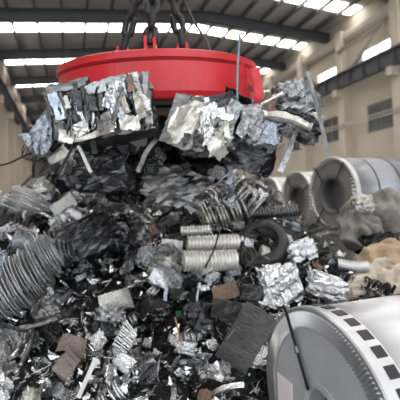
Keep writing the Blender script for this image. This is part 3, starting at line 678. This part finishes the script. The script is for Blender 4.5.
D('crumpled_sheet', sheet(521, .7), 'cream', 165, 270, 34, 'pale curled sheet left of the thickest ribbed duct', rz=-35, lift=.15)
D('crumpled_sheet', sheet(522, .7, .14), 'bright', 162, 275, 26, 'gleaming crumpled sheet beside the pale curled sheet', rz=60, lift=.2)
D('rusty_plate', g_sheet(523, 1, .6, 8, 8, .05, .3, .04), 'rust', 225, 292, 26, 'small brownish plate right below the stacked ribbed ducts', 'plate', 10, lift=.15)
D('crumpled_sheet', sheet(524, .5, .06, .4), 'cream', 172, 245, 22, 'small cream curled sheet left of the stacked ribbed ducts', rz=-10, lift=.2)
D('metal_strip', g_strip(525, 2, .08, .04, .12, .3), 'black', 213, 250, 40, 'thin black strip crossing the stacked ribbed ducts', rz=62, lift=.52)

# ------------------------------------------------------------------ brown sacking and wrapping paper on the right
def drape(name, px, py, w, h, m, seed, label, rz=0, tilt=-35, lift=.15, amp=.09, depth=None, short=None, cat='cloth', fold=6):
    rs = RS(seed); n, k = 44, 34;  u = np.linspace(-1, 1, n); v = np.linspace(-1, 1, k); U, Wv = np.meshgrid(u, v, indexing='ij')
    x = U * np.sqrt(1 - .42 * Wv ** 2) * (1 + .08 * np.sin(Wv * 3 + seed)); y = Wv * np.sqrt(1 - .42 * U ** 2) * h / w * (1 + .08 * np.sin(U * 4 + seed))
    z = .28 * (1 - U ** 2) * (1 - .5 * Wv ** 2) + amp * np.sin(U * fold + 1.3 * np.sin(Wv * 2.3 + seed)) * (.6 - .4 * Wv) + amp * .5 * np.sin(Wv * 7 + U * 5 + seed) - .25 * np.clip(-Wv, 0, 1) ** 2
    P = np.stack([x, y, z], 2); Q = crumple(P.reshape(-1, 3), rs, .045, (2, 4, 7), 2).reshape(n, k, 3)
    V, Fc = slab(Q, .02); o = obj(name, mesh(name, V, Fc, True), m); place(o, px, py, w, rz, math.radians(0) + tilt, 0, depth, lift); tag(o, label, cat)
    if short: ANCH.append((px, py, short))
    return o
drape('sacking', 387, 222, 90, 64, 'cloth_brown', 1, 'large rumpled grey-brown sacking in front of the strapped grey coil', -6, -30, depth=4.9, short='brown sacking', amp=.2, fold=9)
drape('sacking', 361, 230, 42, 40, 'cloth_brown', 2, 'smaller bunch of brown sacking below the strapped grey coil', 20, -20, depth=4.75, amp=.2, fold=8)
drape('wrapping_paper', 385, 264, 68, 46, 'kraft', 3, 'crumpled tan wrapping paper directly below the brown sacking', 30, -30, depth=4.3, short='tan wrapping paper', cat='wrapping paper', fold=10, amp=.19)
drape('wrapping_paper', 376, 288, 76, 44, 'kraft_pale', 4, 'lower, paler sheet of tan wrapping paper behind the front coil', 35, -35, depth=3.9, cat='wrapping paper', fold=9, amp=.2)
drape('wrapping_paper', 350, 292, 46, 18, 'kraft_pale', 5, 'narrow pale strip of wrapping paper left of the tan sheets', 20, -30, depth=3.75, cat='wrapping paper', fold=4)
D('crushed_lump', g_lump(530, (1, .9, .8)), 'cream', 362, 204, 18, 'small pale crumpled lump on top of the brown sacking', depth=4.75)
D('crushed_lump', g_lump(531, (1, .6, .8)), 'black', 376, 244, 36, 'black lump in the hollow under the brown sacking', depth=4.75)

# ------------------------------------------------------------------ loose pieces: many kinds copied over the heap
RG = random.Random(11)
KW = {'crushed_lump': .9, 'crumpled_sheet': 1.8, 'metal_strip': 2.2, 'wire_tangle': .6, 'bent_pipe': .5, 'angle_bar': .6, 'stamping_skeleton': .9, 'crushed_can': .45, 'metal_hoop': .3, 'coil_spring': .2}
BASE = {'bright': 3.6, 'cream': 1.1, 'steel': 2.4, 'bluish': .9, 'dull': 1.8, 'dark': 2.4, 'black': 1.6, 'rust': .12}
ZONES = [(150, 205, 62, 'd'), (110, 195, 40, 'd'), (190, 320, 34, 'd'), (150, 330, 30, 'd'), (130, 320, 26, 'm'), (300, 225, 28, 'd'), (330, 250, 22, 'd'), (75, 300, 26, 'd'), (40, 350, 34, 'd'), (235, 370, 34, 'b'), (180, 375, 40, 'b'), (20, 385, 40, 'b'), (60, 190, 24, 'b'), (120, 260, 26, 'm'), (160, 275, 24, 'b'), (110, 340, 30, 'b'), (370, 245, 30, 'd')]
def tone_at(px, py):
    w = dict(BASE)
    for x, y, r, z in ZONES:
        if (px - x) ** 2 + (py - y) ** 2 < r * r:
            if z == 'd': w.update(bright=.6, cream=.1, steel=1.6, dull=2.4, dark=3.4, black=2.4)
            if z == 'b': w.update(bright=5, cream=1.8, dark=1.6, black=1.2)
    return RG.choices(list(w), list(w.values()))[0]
pts = []; counts = {}
def loose(px, py, kind, m_size, lift, zone='heap', depth=None):
    src = PROTO[kind]; tone = tone_at(px, py)
    me = src[RG.randrange(len(src))]
    if depth is None:
        p, t = hit(px, py)
        if p is None: return None
    else: t = depth; p = at(px, py, t)
    o = bpy.data.objects.new(kind, me); col.objects.link(o)
    if not me.materials: me.materials.append(None)
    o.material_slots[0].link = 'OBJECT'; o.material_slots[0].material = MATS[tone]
    o.location = p + Vector((0, 0, lift)); s = m_size / 2; o.scale = (s, s, s)
    # lie roughly along the slope, turned at random
    e = Euler((RG.gauss(math.radians(35), .5), RG.gauss(0, .45), 0)).to_matrix()
    o.rotation_euler = (Matrix.Rotation(-YAW, 3, 'Z') @ e @ Matrix.Rotation(RG.uniform(0, 6.28), 3, 'Z')).to_euler()
    x, y, _ = project(o.location)
    LOOSE.append([o, kind, tone, m_size, x, y, zone]); counts[kind] = counts.get(kind, 0) + 1
    return o
tries = 0; placed = []
while len(placed) < 820 and tries < 20000:
    tries += 1; px = RG.uniform(-8, 400); py = RG.uniform(150, 408)
    p, t = hit(px, py)
    if p is None or p.z < .1: continue
    kind = RG.choices(list(KW), list(KW.values()))[0]
    ms = RG.uniform(.12, .28) if RG.random() < .8 else RG.uniform(.28, .42)
    if kind in ('metal_strip', 'bent_pipe', 'angle_bar'): ms *= 1.35
    if kind == 'crushed_can': ms = RG.uniform(.07, .13)
    rpx = ms * F_PX / t
    near = False
    for (hx, hy, _) in ANCH:
        if abs(px - hx) < 14 and abs(py - hy) < 12: near = True; break
    if near: continue
    if any((px - a) ** 2 + (py - b_) ** 2 < (.235 * (rpx + r)) ** 2 for a, b_, r in placed): continue
    if counts.get(kind, 0) >= 280: continue
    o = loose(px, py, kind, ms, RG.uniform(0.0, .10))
    if o: placed.append((px, py, rpx))
tries = 0; nout = 0; po = []
while nout < 90 and tries < 4000:
    tries += 1; px = RG.uniform(-150, -10); py = RG.uniform(190, 440); p, t = hit(px, py)
    if p is None or p.z < .1 or any((px - a) ** 2 + (py - b_) ** 2 < 15 ** 2 for a, b_ in po): continue
    kind = RG.choice(['crushed_lump', 'crumpled_sheet', 'metal_strip', 'stamping_skeleton', 'angle_bar'])
    if counts.get(kind, 0) < 280 and loose(px, py, kind, RG.uniform(.15, .4), .04, 'out'): nout += 1; po.append((px, py))
# pieces hanging in the bunches under the magnet
for (x0, x1, y0, y1, d0, d1, n) in ((30, 62, 112, 160, 3.2, 3.5, 12), (60, 160, 144, 190, 3.3, 4.0, 34), (160, 240, 100, 185, 3.35, 4.0, 30), (240, 318, 98, 150, 3.25, 3.7, 40), (255, 300, 84, 110, 3.35, 3.6, 12), (60, 235, 158, 208, 3.6, 4.3, 60)):
    for i in range(n):
        kind = RG.choices(['crushed_lump', 'crumpled_sheet', 'metal_strip', 'angle_bar', 'stamping_skeleton', 'wire_tangle', 'bent_pipe'], [1, 1.6, 2, .6, .5, .4, .6])[0]
        if counts.get(kind, 0) >= 298: continue
        loose(RG.uniform(x0, x1), RG.uniform(y0, y1), kind, RG.uniform(.09, .22), 0, 'hang', RG.uniform(d0, d1))

# labels for the loose pieces
bpy.context.view_layer.update()
KN = {'crushed_lump': 'crushed lump', 'crumpled_sheet': 'crumpled sheet', 'metal_strip': 'bent metal strip', 'wire_tangle': 'tangle of wire', 'bent_pipe': 'bent pipe', 'angle_bar': 'angle bar', 'stamping_skeleton': 'punched sheet offcut', 'crushed_can': 'crushed can', 'metal_hoop': 'bent metal hoop', 'coil_spring': 'coiled spring'}
TN = {'bright': 'shiny silver', 'cream': 'pale cream', 'steel': 'grey', 'bluish': 'bluish grey', 'dull': 'dull grey', 'dark': 'dark grey', 'black': 'black', 'rust': 'rusty brown'}
ANCH.append((385, 340, 'front coil')); ANCH.append((150, 390, 'bottom edge'))
def where(x, y):
    hx, hy, ph = min(ANCH, key=lambda a: (a[0] - x) ** 2 + (a[1] - y) ** 2)
    dx, dy = x - hx, y - hy; d = math.hypot(dx, dy); far = 'just ' if d < 22 else ('' if d < 45 else 'well ')
    w = ('right of' if dx > 0 else 'left of') if abs(dx) > 2.2 * abs(dy) else (('below' if dy > 0 else 'above') if abs(dy) > 2.2 * abs(dx) else (('lower' if dy > 0 else 'upper') + (' right of' if dx > 0 else ' left of')))
    return far + w + ' the ' + ph
groups = {}
for rec in LOOSE:
    o, kind, tone, ms, x, y, zone = rec
    sz = 'tiny' if ms < .11 else 'small' if ms < .17 else 'medium' if ms < .25 else 'large'
    key = '%s %s %s %s' % (sz, TN[tone], KN[kind], where(x, y) if zone != 'out' else 'on the heap beyond the left edge'); groups.setdefault(key, []).append(rec)
ORD = ['leftmost', 'second from left', 'third from left', 'fourth from left', 'fifth from left', 'sixth from left', 'seventh from left']
for key, rs_ in groups.items():
    rs_.sort(key=lambda r: r[4])
    for i, r in enumerate(rs_):
        lab = key if len(rs_) == 1 else key + ', ' + (ORD[i] if i < len(rs_) - 1 or i == 0 else 'rightmost')
        tag(r[0], lab, 'scrap metal', ('%ss %s' % (KN[r[1]], 'scattered over the heap' if r[6] != 'hang' else 'hanging under the magnet')).replace('tangle of wires', 'tangles of wire'))

# fine shredded chips between the pieces: beyond counting
b = MB(); rs = RS(77); q = 0
while q < 4100:
    px, py = rs.uniform(-110, 410), rs.uniform(160, 420); p, t = hit(px, py); q += 1
    if p is None or p.z < .08: continue
    s = rs.uniform(.006, .023) * (1.6 if rs.rand() < .2 else 1); T = rs.normal(size=(4, 3)) * s; T[1] += rs.normal(size=3) * s * 1.4
    c = np.array(p) + np.array([0, 0, rs.uniform(-.01, .07)])
    b.add(c + T, [(0, 1, 2), (0, 2, 3), (0, 3, 1), (1, 3, 2)])
fo = b.build('metal_chips', 'bright'); tag(fo, 'fine bright metal chips and shreds strewn through the whole heap', 'metal chips', kind='stuff')
# ------------------------------------------------------------------ light
w = bpy.data.worlds.new('world'); bpy.context.scene.world = w; w.use_nodes = True
w.node_tree.nodes['Background'].inputs['Color'].default_value = (.86, .93, 1, 1); w.node_tree.nodes['Background'].inputs['Strength'].default_value = 2.4
vs = bpy.context.scene.view_settings
vs.view_transform = 'Standard'; vs.look = 'None'; vs.gamma = 1; vs.use_curve_mapping = False; vs.exposure = 0.28
print('COUNTS', counts, len(LOOSE), len(bpy.data.objects))
